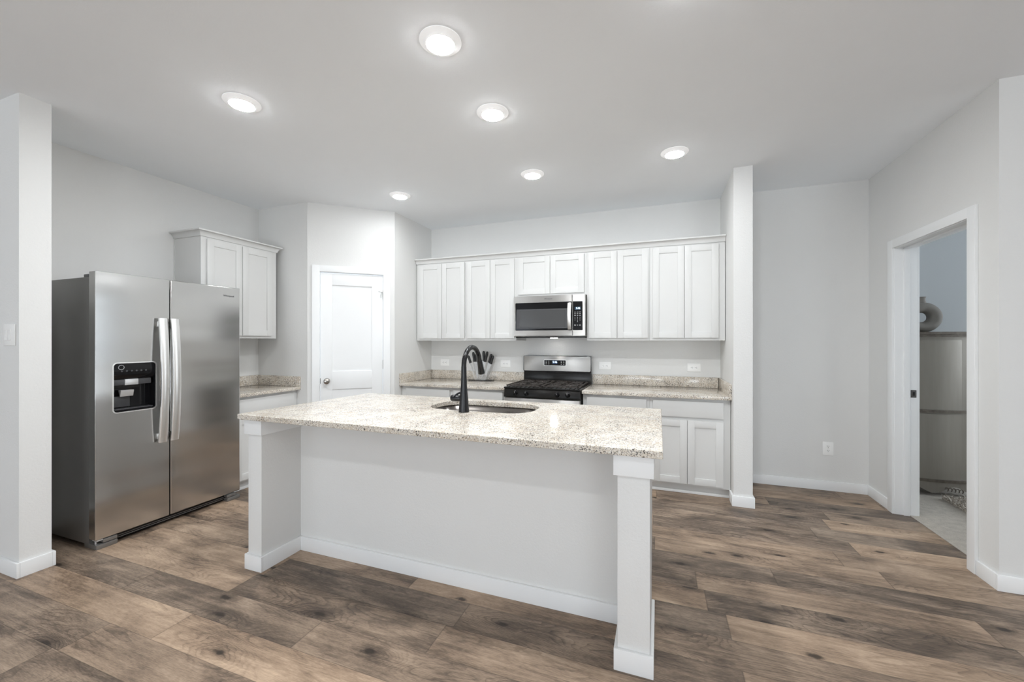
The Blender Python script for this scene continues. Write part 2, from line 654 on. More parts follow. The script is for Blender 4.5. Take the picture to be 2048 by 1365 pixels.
struct(MB().box(0.567, 0.703, 3.68, YB + 0.1, 0, CEIL).build('wall_kitchen_end', 'wall_paint', smooth=0))
struct(MB().box(0.65, XP + 0.05, YH, YH + 0.12, 0, CEIL).build('wall_hall', 'wall_paint', smooth=0))

# wall with the bedroom doorway
OY0, OY1, OZ = 3.137, 3.93, 2.052
w = MB()
w.box(XP, BX, 2.922, OY0 - 0.012, 0, CEIL)
w.box(XP, BX, OY1 + 0.012, 5.15, 0, CEIL)
w.box(XP, BX, OY0 - 0.012, OY1 + 0.012, OZ + 0.012, CEIL)
struct(w.build('wall_right', 'wall_paint', smooth=0))
struct(MB().box(BX, XR, 2.922, 3.05, 0, CEIL).build('wall_front_right', 'wall_paint', smooth=0))
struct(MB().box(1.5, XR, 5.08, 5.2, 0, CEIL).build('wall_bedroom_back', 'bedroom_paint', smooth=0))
w = MB()
w.box(5.5, 5.6, 3.05, 3.45, 0, CEIL)
w.box(5.5, 5.6, 4.95, 5.15, 0, CEIL)
w.box(5.5, 5.6, 3.45, 4.95, 0, 0.75)
w.box(5.5, 5.6, 3.45, 4.95, 2.25, CEIL)
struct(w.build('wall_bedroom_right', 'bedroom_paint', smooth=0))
w = MB()
for y0, y1 in ((3.45, 3.5), (4.9, 4.95), (4.18, 4.22)):
    w.box(5.52, 5.58, y0, y1, 0.75, 2.25, 0.004)
for z0, z1 in ((0.75, 0.8), (2.2, 2.25), (1.48, 1.52)):
    w.box(5.525, 5.575, 3.45, 4.95, z0, z1, 0.004)
struct(w.build('window_4', 'trim_white'))

# far walls of the open room, behind and beside the camera, with their windows
struct(MB().box(XL - 0.12, XL, YR, 4.5, 0, CEIL).build('wall_far_left', 'wall_paint', smooth=0))
struct(MB().box(XR, XR + 0.12, YR, 5.2, 0, CEIL).build('wall_far_right', 'wall_paint', smooth=0))
wins = [(-6.15, -3.85, 0.45, 2.25), (-2.2, 0.4, 0.45, 2.25), (2.3, 4.9, 0.06, 2.2)]
w = MB()
xs = [XL] + [q for a in wins for q in a[:2]] + [XR]
for i in range(0, len(xs), 2):
    w.box(xs[i], xs[i + 1], YR - 0.12, YR, 0, CEIL)
for a, b, z0, z1 in wins:
    w.box(a, b, YR - 0.12, YR, 0, z0)
    w.box(a, b, YR - 0.12, YR, z1, CEIL)
struct(w.build('wall_rear', 'wall_paint', smooth=0))
for i, (a, b, z0, z1) in enumerate(wins):
    w = MB()
    mid = (a + b) / 2
    for x0, x1 in ((a, a + 0.05), (b - 0.05, b), (mid - 0.03, mid + 0.03)):
        w.box(x0, x1, YR - 0.09, YR - 0.02, z0, z1, 0.004)
    for q0, q1 in ((z0, z0 + 0.05), (z1 - 0.05, z1)):
        w.box(a, b, YR - 0.085, YR - 0.025, q0, q1, 0.004)
    struct(w.build('window_%d' % (i + 1), 'trim_white'))

# ---- baseboards
BH, BT = 0.085, 0.014


def base_run(name, poly_pairs):
    w = MB()
    for (x0, x1, y0, y1) in poly_pairs:
        w.box(x0, x1, y0, y1, 0, BH, 0.003)
    return struct(w.build(name, 'trim_white'))


base_run('baseboard_dining', [(XL, -3.395 + BT, 1.175 - BT, 1.175), (-3.395, -3.395 + BT, 1.175, 1.305), (-3.95, -3.395 + BT, 1.305, 1.305 + BT)])
base_run('baseboard_kitchen_end', [(0.567 - BT, 0.703 + BT, 3.68 - BT, 3.68), (0.567 - BT, 0.567, 3.68, 3.80), (0.703, 0.703 + BT, 3.68, YH)])
base_run('baseboard_hall', [(0.703 + BT, XP, YH - BT, YH)])
base_run('baseboard_right', [(XP - BT, XP, OY1 + 0.082, YH - BT), (XP - BT, XP, 2.922, OY0 - 0.070)])
base_run('baseboard_front_right', [(XP - BT, XR, 2.922 - BT, 2.922)])
w = MB(TD)
w.box(0, 0.042, -BT, 0, 0, BH, 0.003)
w.box(0.806, DLEN, -BT, 0, 0, BH, 0.003)
struct(w.build('baseboard_pantry', 'trim_white'))

# ---- bedroom doorway: casing, jamb, stops, strike plate
w = MB()
CW, CT = 0.068, 0.018
w.box(XP - CT, XP, OY0 - CW, OY0 - 0.004, 0, OZ + CW, 0.003)
w.box(XP - CT, XP, OY1 + 0.004, OY1 + CW + 0.008, 0, OZ + CW, 0.003)
w.box(XP - CT, XP, OY0 - 0.006, OY1 + 0.006, OZ + 0.004, OZ + CW, 0.003)
tr = struct(w.build('trim_1', 'trim_white'))
ROOTM[tr.name] = Matrix.Identity(4)
w = MB()
w.box(XP - 0.004, BX + 0.003, OY0 - 0.012, OY0, 0, OZ, 0.001)
w.box(XP - 0.004, BX + 0.003, OY1, OY1 + 0.012, 0, OZ, 0.001)
w.box(XP - 0.004, BX + 0.003, OY0 - 0.012, OY1 + 0.012, OZ, OZ + 0.012, 0.001)
w.build('jamb', 'trim_white', tr)
w = MB()
w.box(XP + 0.048, XP + 0.085, OY1 - 0.012, OY1, 0, OZ, 0.002)
w.box(XP + 0.048, XP + 0.085, OY0, OY0 + 0.012, 0, OZ, 0.002)
w.box(XP + 0.048, XP + 0.085, OY0, OY1, OZ - 0.012, OZ, 0.002)
w.build('door_stop', 'trim_white', tr)
w = MB()
w.box(XP + 0.092, XP + 0.126, OY1 - 0.0025, OY1, 0.905, 0.962, 0.001)
sp = w.build('strike_plate', 'dark_nickel', tr)
MB().box(XP + 0.103, XP + 0.116, OY1 - 0.004, OY1 - 0.002, 0.920, 0.947, 0.001).build('latch_hole', 'gap_black', sp)
# bedroom side casing
w = MB()
w.box(BX, BX + CT, OY0 - CW, OY0 - 0.004, 0, OZ + CW, 0.003)
w.box(BX, BX + CT, OY1 + 0.004, OY1 + CW, 0, OZ + CW, 0.003)
w.box(BX, BX + CT, OY0 - 0.006, OY1 + 0.006, OZ + 0.004, OZ + CW, 0.003)
struct(w.build('trim_3', 'trim_white'))

# ---- pantry door on the diagonal wall
w = MB(TD)
w.box(0.043, 0.114, -CT, 0, 0, 2.112, 0.003)
w.box(0.735, 0.806, -CT, 0, 0, 2.112, 0.003)
w.box(0.112, 0.737, -CT, 0, 2.048, 2.112, 0.003)
tr = struct(w.build('trim_2', 'trim_white'))
ROOTM[tr.name] = Matrix.Identity(4)
w = MB(TD)
w.box(0.111, 0.117, -0.004, 0.115, 0, 2.05)
w.box(0.7325, 0.739, -0.004, 0.115, 0, 2.05)
w.box(0.111, 0.739, -0.004, 0.115, 2.044, 2.051)
w.build('jamb', 'trim_white', tr)
w = MB(TD)
w.shaker(0.1205, 0.7285, 0.012, 2.037, 0.003, 0.035, 0.110, 0.011, rails=[(0.24, 0.836), (1.022, 1.916)])
dr = struct(w.build('door_1', 'trim_white'))
ROOTM[dr.name] = Matrix.Identity(4)
w = MB(TD)
w.lathe([(0.031, 0.004), (0.031, -0.004), (0.028, -0.008), (0.012, -0.010), (0.011, -0.030), (0.018, -0.036), (0.027, -0.044), (0.0285, -0.054),
         (0.025, -0.062), (0.014, -0.067), (0.0, -0.068)], (0.180, 0, 0.924), 28, 'y')
o = w.build('door_knob', 'nickel', dr)
o['label'] = 'round satin nickel knob'
w = MB(TD)
w.box(0.109, 0.1195, -0.0035, 0.02, 0.90, 0.955, 0.001)
w.build('latch_plate', 'dark_nickel', dr)
for hz in (1.83, 1.084, 0.26):
    w = MB(TD)
    w.tube([(0.7315, -0.006, hz - 0.045), (0.7315, -0.006, hz + 0.045)], 0.0058, 10)
    w.lathe([(0.0, 0.0), (0.0045, 0.0), (0.005, 0.004), (0.0, 0.008)], (0.7315, -0.006, hz + 0.045), 10)
    w.build('hinge', 'silver_plastic', dr)
w = MB(TD)
hz = 1.855
w.tube([(0.7315, -0.008, hz), (0.718, -0.020, hz + 0.006), (0.70, -0.030, hz + 0.008), (0.684, -0.036, hz + 0.010)], [0.004, 0.004, 0.0035, 0.006], 8)
w.tube([(0.716, -0.018, hz), (0.706, -0.022, hz - 0.03), (0.712, -0.02, hz - 0.06)], [0.003, 0.0035, 0.003], 8)
w.box(0.727, 0.736, -0.016, -0.004, hz - 0.012, hz + 0.012, 0.002)
o = w.build('hinge_stop', 'silver_plastic', dr)
o['label'] = 'wire hinge-pin stop'

# ================================================================== RECESSED CEILING LIGHTS
GL = 'recessed ceiling lights'


def make_can(loc, label, group, lens='lamp_lens'):
    t = thing('recessed_light', label, 'ceiling light', loc, 0, group)
    MB().lathe([(0.0, 0.0), (0.097, 0.0), (0.098, -0.003), (0.095, -0.005), (0.074, -0.009), (0.068, -0.017), (0.066, -0.0185), (0.0, -0.0185)], n=48).build('trim_ring', 'lamp_trim', t, local=True, smooth=50)
    MB().lathe([(0.0655, -0.0187), (0.063, -0.0201), (0.054, -0.0217), (0.03, -0.0230), (0.0, -0.0234)], n=40).build('lens', lens, t, local=True, smooth=50)
    return t


cans = [(-0.963, 1.655, 'largest glowing round recessed ceiling light, nearest the camera above the island front edge'),
        (-2.307, 1.677, 'glowing round recessed ceiling light in front of the refrigerator, furthest left'),
        (-0.962, 2.281, 'glowing round recessed ceiling light in the middle, over the island sink'),
        (0.108, 3.228, 'glowing round recessed ceiling light nearest the projecting end wall right of the kitchen'),
        (-1.001, 3.237, 'glowing round recessed ceiling light in front of the microwave and range'),
        (-2.346, 3.268, 'small glowing round recessed ceiling light in front of the pantry door'),
        (0.13, 1.665, 'round recessed ceiling light cut off by the top edge of the photo')]
c0 = make_can((cans[0][0], cans[0][1], CEIL), cans[0][2], GL)
c1 = make_can((cans[3][0], cans[3][1], CEIL), cans[3][2], GL, 'lamp_lens_dim')     # the row by the wall is a little weaker
for x, y, lab in cans[1:3] + cans[4:]:
    c = copy_tree(c0 if y < 3 else c1)
    c.location = (x, y, CEIL)
    c['label'] = lab
for x, y in [(-2.3, -0.42), (-0.96, -0.42), (0.4, -0.42), (0.4, -2.4), (2.6, -1.6), (4.6, -0.6)]:
    c = copy_tree(c1)
    c.location = (x, y, CEIL)
    c['label'] = 'round white recessed light in the living area ceiling, outside the photo'
    c['group'] = 'recessed lights outside the photo'

# ================================================================== CABINETS
GW = 'white wall cabinets'
GB = 'white base cabinets'


def wall_cabinet(label, loc, rotz, w, h, d, doors, crown=False, group=GW):
    """local x along the width, face frame at y = 0 looking to -y, z from the cabinet bottom"""
    t = thing('wall_cabinet', label, 'cabinet', loc, rotz, group)
    b = MB()
    b.box(0, w, 0.019, d, 0.012, h)
    for a, c in ((0.0003, 0.016), (w - 0.016, w - 0.0003)):
        b.box(a, c, 0.019, d - 0.001, 0.0005, 0.0118)
    b.box(0, w, 0, 0.0188, 0, h, 0.0008)
    b.build('body', 'cabinet_white', t, local=True)
    for (x0, x1, z0, z1) in doors:
        MB().shaker(x0, x1, z0, z1, -0.020).build('door', 'cabinet_white', t, local=True)
    return t


def crown_mesh(x0, x1, yf, yb, z0, side=True):
    prof = [(0.0, 0.0), (0.008, 0.0), (0.010, 0.008), (0.014, 0.020), (0.021, 0.032), (0.032, 0.040), (0.043, 0.043), (0.044, 0.055), (0.0, 0.055)]
    vs, fs = [], []
    for o, z in prof:
        s = o if side else 0.0
        vs += [(x0 - s, yb, z0 + z), (x0 - s, yf - o, z0 + z), (x1 + s, yf - o, z0 + z), (x1 + s, yb, z0 + z)]
    n = len(prof)
    for i in range(n):
        j = (i + 1) % n
        for k in range(3):
            fs.append([i * 4 + k, i * 4 + k + 1, j * 4 + k + 1, j * 4 + k])
    fs.append([i * 4 for i in range(n)])
    fs.append([i * 4 + 3 for i in range(n)][::-1])
    return MB().add(vs, fs)


# upper run on the back wall; face frame at y = 4.09
UZ, UF = 1.342, 4.09
UH = 2.240 - UZ
DZ0, DZ1 = 1.366 - UZ, 2.226 - UZ


def upper(label, x0, x1, doors, z=UZ, dz0=None, group=GW):
    h = 2.240 - z
    dd = [(a - x0, b - x0, (dz0 if dz0 else 1.366) - z, 2.226 - z) for a, b in doors]
    return wall_cabinet(label, (x0, UF, z), 0, x1 - x0, h, YB - UF - 0.002, dd, group=group)


upper('white two-door wall cabinet at the left end of the back wall', -2.695, -2.053, [(-2.655, -2.356), (-2.352, -2.062)])
upper('white two-door wall cabinet directly left of the microwave', -2.052, -1.446, [(-2.032, -1.749), (-1.745, -1.464)])
upper('short white two-door wall cabinet above the microwave', -1.445, -0.688, [(-1.421, -1.070), (-1.066, -0.714)], z=1.806, dz0=1.832)
upper('white two-door wall cabinet directly right of the microwave', -0.687, -0.085, [(-0.667, -0.391), (-0.387, -0.100)])
upper('white two-door wall cabinet at the right end of the back wall', -0.084, 0.562, [(-0.057, 0.220), (0.224, 0.508)])
t = crown_mesh(-2.70, 0.564, UF - 0.002, YB - 0.004, 2.2405, side=False).build('crown_moulding', 'cabinet_white')
tag(t, 'long white crown moulding along the top of the back wall cabinets', 'moulding')

# upper cabinet on the left wall, turned to face +x
lc = wall_cabinet('white two-door wall cabinet on the left wall, partly behind the refrigerator', (-3.68, 2.314, 1.363), R(90), 0.719, 0.880, 0.348,
                  [(0.041, 0.350, 0.024, 0.860), (0.356, 0.662, 0.024, 0.860)])
crown_mesh(0, 0.719, 0, 0.348, 0.876).build('crown', 'cabinet_white', lc, local=True)
MB().box(-0.004, 0.0, 0.338, 0.348, 0, 0.876).build('scribe_strip', 'cabinet_white', lc, local=True)

CZ = 0.872       # worktop height of the wall runs


def base_cabinet(label, loc, rotz, w, d, drawers, doors, toe=True, group=GB):
    """root on the floor; face frame at y = 0"""
    t = thing('base_cabinet', label, 'cabinet', loc, rotz, group)
    b = MB()
    b.box(0, w, 0, d, 0.082, CZ - 0.031, 0.001)
    b.build('body', 'cabinet_white', t, local=True)
    MB().box(0.0, w, 0.052, 0.07, 0, 0.082).build('toe_kick', 'cabinet_white', t, local=True)
    MB().box(0.0, w, 0.040, 0.052, 0, 0.024, 0.003).build('shoe_moulding', 'trim_white', t, local=True)
    for (x0, x1, z0, z1) in drawers:
        MB().box(x0, x1, -0.020, -0.001, z0, z1, 0.002).build('drawer', 'cabinet_white', t, local=True)
    for (x0, x1, z0, z1) in doors:
        MB().shaker(x0, x1, z0, z1, -0.020).build('door', 'cabinet_white', t, local=True)
    return t


BF = 3.80       # face frame of the back base cabinets; doors stand at 3.78


def base(label, x0, x1, a, b):
    m = (a + b) / 2
    return base_cabinet(label, (x0, BF, 0), 0, x1 - x0, YB - BF - 0.003, [(a - x0, b - x0, 0.678, 0.816)],
                        [(a - x0, m - 0.002 - x0, 0.100, 0.650), (m + 0.002 - x0, b - x0, 0.100, 0.650)])


base('white base cabinet at the left end of the back wall', -2.700, -2.066, -2.634, -2.090)
base('white base cabinet directly left of the range', -2.065, -1.456, -2.042, -1.484)
base('white base cabinet directly right of the range', -0.676, -0.080, -0.640, -0.106)
base('white base cabinet with two doors beside the projecting end wall', -0.079, 0.563, -0.051, 0.508)
base_cabinet('white base cabinet on the left wall, between refrigerator and pantry wall', (-3.48, 2.445, 0), R(90), 0.66, 0.545,
             [(0.012, 0.612, 0.678, 0.816)], [(0.012, 0.308, 0.100, 0.650), (0.312, 0.612, 0.100, 0.650)])


# ---- worktops on the wall runs
def worktop(label, boxes, splashes, group='granite worktops on the wall cabinets'):
    t = thing('countertop', label, 'countertop', ((boxes[0][0] + boxes[0][1]) / 2, (boxes[0][2] + boxes[0][3]) / 2, CZ - 0.03), 0, group)
    m = MB()
    for x0, x1, y0, y1 in boxes:
        m.box(x0, x1, y0, y1, CZ - 0.03, CZ, 0.003)
    m.build('slab', 'granite', t)
    for x0, x1, y0, y1 in splashes:
        MB().box(x0, x1, y0, y1, CZ + 0.0004, CZ + 0.104, 0.002).build('backsplash', 'granite', t)
    return t


worktop('speckled granite worktop on the back wall left of the range, carrying the knife block', [(-2.704, -1.452, 3.752, YB - 0.001)],
        [(-2.683, -1.452, YB - 0.021, YB - 0.001), (-2.704, -2.684, 3.752, YB - 0.001)])
worktop('speckled granite worktop on the back wall right of the range', [(-0.679, 0.566, 3.752, YB - 0.001)],
        [(-0.679, 0.545, YB - 0.021, YB - 0.001), (0.546, 0.566, 3.752, YB - 0.001)])
worktop('short speckled granite worktop behind the refrigerator on the left wall', [(XW + 0.001, -3.43, 2.443, 3.109)],
        [(XW + 0.001, XW + 0.021, 2.443, 3.109), (XW + 0.022, -3.43, 3.089, 3.109)])

# ================================================================== ISLAND
isl = thing('kitchen_island', 'white painted kitchen island base with posts under the large granite top', 'island', (-1.15, 2.2, 0))
IZ = 0.914
ITH = 0.031
w = MB()
w.box(-2.272, -0.034, 1.962, 2.06, 0, IZ - ITH)
w.build('knee_wall', 'wall_paint', isl)
w = MB()
w.box(-2.20, -0.040, 2.06, 2.60, 0.09, 0.64, 0.001)
w.box(-2.20, -0.040, 2.06, 2.14, 0.64, IZ - ITH, 0.001)
w.box(-2.20, -1.46, 2.14, 2.60, 0.64, IZ - ITH, 0.001)
w.box(-0.66, -0.040, 2.14, 2.60, 0.64, IZ - ITH, 0.001)
w.box(-1.46, -0.66, 2.585, 2.60, 0.64, IZ - ITH, 0.001)
w.build('cabinet_body', 'cabinet_white', isl)
MB().box(-2.20, -0.040, 2.06, 2.54, 0, 0.09).build('toe_kick', 'cabinet_white', isl)
TI = Matrix.Translation((0, 2.60, 0)) @ Matrix.Rotation(R(180), 4, 'Z')
for x0, x1 in ((0.06, 0.42), (0.424, 0.78), (0.82, 1.16), (1.164, 1.50), (1.54, 2.14)):
    MB(TI).shaker(x0, x1, 0.115, 0.665, -0.020).build('door', 'cabinet_white', isl)
    MB(TI).box(x0, x1, -0.020, -0.001, 0.69, 0.85, 0.002).build('drawer', 'cabinet_white', isl)
for x0, x1 in ((-2.272, -2.165), (-0.160, -0.034)):
    MB().box(x0, x1, 1.690, 1.964, 0, IZ - ITH - 0.001, 0.002).build('post', 'wall_paint', isl)
CA, CB = 0.792, IZ - ITH
c1 = MB()
c1.extrude([(-2.287, 1.675, CA), (-2.150, 1.675, CA), (-2.150, 1.962, CA), (-2.165, 1.962, CA), (-2.165, 1.690, CA), (-2.272, 1.690, CA), (-2.272, 2.06, CA), (-2.287, 2.06, CA)], (0, 0, CB - CA), bv=0.0015)
c1.build('post_cap', 'trim_white', isl)
c2 = MB()
c2.extrude([(-0.175, 1.675, CA), (-0.019, 1.675, CA), (-0.019, 2.06, CA), (-0.034, 2.06, CA), (-0.034, 1.690, CA), (-0.160, 1.690, CA), (-0.160, 1.962, CA), (-0.175, 1.962, CA)], (0, 0, CB - CA), bv=0.0015)
c2.build('post_cap', 'trim_white', isl)
MB().box(-2.150, -0.175, 1.9545, 1.962, IZ - ITH - 0.012, IZ - ITH - 0.001, 0.001).build('panel_cap_strip', 'trim_white', isl)
bb = MB()
for x0, x1, y0, y1 in ((-2.272 - BT, -2.165 + BT, 1.690 - BT, 1.690), (-2.165, -2.165 + BT, 1.690, 1.962), (-2.272 - BT, -2.272, 1.690, 2.06),
                       (-2.165 + BT, -0.160 - BT, 1.962 - BT, 1.962), (-0.160 - BT, -0.160, 1.690, 1.962), (-0.160 - BT, -0.034 + BT, 1.690 - BT, 1.690),
                       (-0.034, -0.034 + BT, 1.690, 2.06)):
    bb.box(x0, x1, y0, y1, 0, 0.088, 0.003)
bb.build('baseboard', 'trim_white', isl)

# granite top with the sink cut-out
SX0, SX1, SY0, SY1 = -1.412, -0.712, 2.195, 2.575
hole = rrect(SX0, SX1, SY0, SY1, 0.150, 10)
top = thing('countertop', 'large pale speckled granite island top with a sink cut-out', 'countertop', (-1.15, 2.15, IZ - ITH))
w = MB()
outer = [(-2.297, 1.640), (0.014, 1.640), (0.014, 2.668), (-2.215, 2.668)]
w.ring_extrude([(x, y, IZ - ITH) for x, y in outer], [(x, y, IZ - ITH) for x, y in hole], (0, 0, ITH))
o = w.build('slab', 'granite', top, smooth=30)
bv = o.modifiers.new('edge', 'BEVEL')
bv.width = 0.003
bv.segments = 2
bv.limit_method = 'ANGLE'
bv.angle_limit = R(60)

# sink bowl
snk = thing('sink', 'stainless steel undermount sink sunk into the island top', 'sink', ((SX0 + SX1) / 2, (SY0 + SY1) / 2, 0.72))
w = MB()
rings = []
for dz, inset, rr in ((0.0, -0.004, 0.152), (-0.10, 0.0, 0.15), (-0.160, 0.006, 0.146), (-0.185, 0.024, 0.13), (-0.192, 0.055, 0.10)):
    rings.append([(x, y, IZ - ITH - 0.001 + dz) for x, y in rrect(SX0 + inset, SX1 - inset, SY0 + inset, SY1 - inset, rr, 10)])
vs = [p for r in rings for p in r]
n = len(rings[0])
fs = []
for i in range(len(rings) - 1):
    for k in range(n):
        fs.append([i * n + k, i * n + (k + 1) % n, (i + 1) * n + (k + 1) % n, (i + 1) * n + k])
fs.append([(len(rings) - 1) * n + k for k in range(n)])
w.add(vs, fs)
o = w.build('bowl', 'steel_sink', snk, smooth=50)
so = o.modifiers.new('sheet', 'SOLIDIFY')
so.thickness = 0.002
so.offset = -1
MB().lathe([(0.0, 0.0), (0.018, 0.0), (0.03, 0.001), (0.042, 0.004), (0.044, 0.001), (0.044, -0.002), (0.0, -0.002)], ((SX0 + SX1) / 2, (SY0 + SY1) / 2 + 0.03, IZ - ITH - 0.193), 28).build('drain', 'nickel', snk)

# faucet
FX, FY = -1.092, 2.150
fc = thing('faucet', 'tall matte black gooseneck faucet on the island beside the sink', 'faucet', (FX, FY, IZ))
w = MB()
w.lathe([(0.0, 0.0), (0.032, 0.0), (0.032, 0.004), (0.0295, 0.03), (0.026, 0.07), (0.022, 0.115), (0.0185, 0.16), (0.0165, 0.21), (0.0158, 0.26), (0.0158, 0.27)], (FX, FY, IZ), 32)
w.build('body', 'matte_black', fc)
pts, rad = [], []
zc = 1.312 - 0.0135 - 0.112
pts.append((FX, FY, IZ + 0.262))
rad.append(0.0152)
for k in range(0, 25):
    a = math.pi - math.pi * 0.93 * k / 24
    pts.append((FX, FY + 0.112 + 0.112 * math.cos(a), zc + 0.112 * math.sin(a)))
    rad.append(0.0150)
MB().tube(pts, rad, 20).build('spout', 'matte_black', fc)
e = Vector(pts[-1])
d = (Vector(pts[-1]) - Vector(pts[-2])).normalized()
d = (d + Vector((0, 0.10, 0))).normalized()
hd = [(-0.004, 0.0150), (0.0, 0.0165), (0.02, 0.0175), (0.06, 0.0200), (0.085, 0.0222), (0.090, 0.0228), (0.0915, 0.0215)]
MB().tube([tuple(e + d * s) for s, _ in hd], [r for _, r in hd], 22).build('spray_head', 'matte_black', fc)
w = MB()
w.lathe([(0.0, -0.010), (0.017, -0.010), (0.0175, -0.040), (0.019, -0.042), (0.0195, -0.058), (0.0195, -0.078), (0.017, -0.083), (0.0, -0.084)], (FX, FY, 0.994), 24, 'x')
hnd = w.build('handle', 'matte_black', fc)
w = MB()
w.tube([(FX - 0.066, FY, 0.994), (FX - 0.058, FY - 0.02, 1.004), (FX - 0.050, FY + 0.012, 1.018), (FX - 0.030, FY + 0.060, 1.030)], [0.006, 0.006, 0.0065, 0.005], 12)
w.build('lever', 'matte_black', hnd)

# ================================================================== REFRIGERATOR
fr = thing('refrigerator', 'tall stainless steel side-by-side refrigerator with a water dispenser, against the left wall', 'refrigerator', (-3.70, 1.96, 0))
FXF = -3.37
MB().box(-4.005, -3.452, 1.496, 2.430, 0.022, 1.752, 0.004).build('case', 'fridge_side', fr)
MB().box(-3.455, -3.438, 1.506, 2.420, 0.055, 1.745).build('gasket', 'gap_black', fr)


def yz(pts, x):
    return [(x, y, z) for y, z in pts]


DY0, DY1, DZA, DZB = 1.580, 1.820, 0.860, 1.190
door_hole = rrect(DY0, DY1, DZA, DZB, 0.022, 5)


def fridge_door(y0, y1, hole=None):
    w = MB()
    z0, z1 = 0.062, 1.786
    out = rrect(y0, y1, z0, z1, 0.006, 2)
    if hole:
        w.ring_extrude(yz(out, FXF - 0.067), yz(hole, FXF - 0.067), (0.067, 0, 0))
    else:
        w.extrude(yz(out, FXF - 0.067), (0.067, 0, 0))
    o = w.build('door', 'steel_fridge', fr, smooth=30)
    b = o.modifiers.new('edge', 'BEVEL')
    b.width = 0.006
    b.segments = 3
    b.limit_method = 'ANGLE'
    b.angle_limit = R(60)
    return o


dl = fridge_door(1.490, 1.903, door_hole)
dr_ = fridge_door(1.911, 2.432)


def fridge_handle(door, yc, bow=0.028):
    w = MB()
    n = 20
    z0, z1 = 0.612, 1.500
    vs, fs = [], []
    prof = [(-0.5, 0.0), (-0.5, 0.7), (-0.36, 1.0), (0.36, 1.0), (0.5, 0.7), (0.5, 0.0)]
    for i in range(n + 1):
        t = i / n
        z = z0 + (z1 - z0) * t
        s = 1 - (2 * t - 1) ** 2
        xb = FXF + 0.022 + bow * s
        wd = 0.050
        for u, q in prof:
            vs.append((xb + 0.018 * q, yc + u * wd, z))
    k = len(prof)
    for i in range(n):
        for j in range(k):
            fs.append([i * k + j, i * k + (j + 1) % k, (i + 1) * k + (j + 1) % k, (i + 1) * k + j])
    fs.append(list(range(k)))
    fs.append([n * k + j for j in range(k)][::-1])
    w.add(vs, fs)
    for z in (z0 + 0.04, z1 - 0.04):
        w.box(FXF - 0.002, FXF + 0.034, yc - 0.012, yc + 0.012, z - 0.02, z + 0.02, 0.003)
    return w.build('handle', 'steel_handle', door)


fridge_handle(dl, 1.846)
fridge_handle(dr_, 1.920)

# dispenser set into the left door
rim_o = rrect(DY0 - 0.004, DY1 + 0.004, DZA - 0.004, DZB + 0.004, 0.025, 6)
rim_i = rrect(DY0 + 0.003, DY1 - 0.003, DZA + 0.003, DZB - 0.003, 0.020, 6)
w = MB()
w.ring_extrude(yz(rim_o, FXF - 0.002), yz(rim_i, FXF - 0.002), (0.004, 0, 0))
w.build('dispenser_frame', 'steel_handle', dl)
w = MB()
yo, zo, dp = 0.004, 0.004, 0.062
w.box(FXF - dp - 0.003, FXF - dp, DY0, DY1, DZA, DZB)
w.box(FXF - dp, FXF - 0.003, DY0 - 0.0005, DY0 + 0.004, DZA, DZB)
w.box(FXF - dp, FXF - 0.003, DY1 - 0.004, DY1 + 0.0005, DZA, DZB)
w.box(FXF - dp, FXF - 0.003, DY0, DY1, DZA - 0.0005, DZA + 0.014)
w.box(FXF - dp, FXF - 0.003, DY0, DY1, DZB - 0.004, DZB + 0.0005)
w.build('dispenser_recess', 'black_gloss', dl)
w = MB()
# glossy control panel, bulging outwards
prof = [(DZB - 0.004, -0.004), (DZB - 0.03, 0.000), (1.145, 0.002), (1.120, 0.000), (1.100, -0.006), (1.078, -0.022), (1.078, -0.05), (DZB - 0.004, -0.05)]
w.extrude([(FXF + x, DY0 + 0.006, z) for z, x in prof], (0, DY1 - DY0 - 0.012, 0))
cp = w.build('control_panel', 'black_gloss', dl)
for k in range(6):
    yk = DY0 + 0.045 + k * 0.027
    MB().lathe([(0.0, 0.0), (0.0055, 0.0), (0.006, -0.001), (0.006, -0.004)], (FXF + 0.0030, yk, 1.135), 14, 'x').build('button', 'dark_plastic', cp)
w = MB()
w.tube([(FXF + 0.0025, DY0 + 0.042 + 0.015 * math.cos(R(a)), 1.160 + 0.015 * math.sin(R(a))) for a in range(0, 361, 15)], 0.002, 6)
w.build('indicator_ring', 'grey_plastic', cp)
w = MB()
w.box(FXF - 0.055, FXF - 0.018, DY0 + 0.006, DY1 - 0.02, 1.040, 1.077, 0.002)
w.build('light_bar', 'dark_plastic', dl)
MB().box(FXF - 0.05, FXF - 0.014, 1.650, 1.725, 1.038, 1.078, 0.003).build('chute_cover', 'silver_plastic', dl)
w = MB()
w.extrude([(FXF - 0.045, 1.628, 1.005), (FXF - 0.014, 1.628, 1.005), (FXF - 0.024, 1.628, 0.962), (FXF - 0.032, 1.628, 0.962)], (0, 0.072, 0), bv=0.002)
w.build('paddle', 'silver_plastic', dl)
MB().box(FXF - 0.056, FXF - 0.008, DY0 + 0.012, DY1 - 0.012, DZA + 0.015, DZA + 0.022, 0.002).build('drip_tray', 'dark_plastic', dl)
MB().box(FXF - 0.060, FXF - 0.052, DY0 + 0.012, DY0 + 0.115, DZA + 0.03, 0.962, 0.002).build('back_plate', 'dark_plastic', dl)

text_part('Whirlpool', 0.021, face_T((FXF + 0.0008, 2.336, 1.712), (1, 0, 0)), 'badge_dark', dr_, 'badge', bold=0.0)
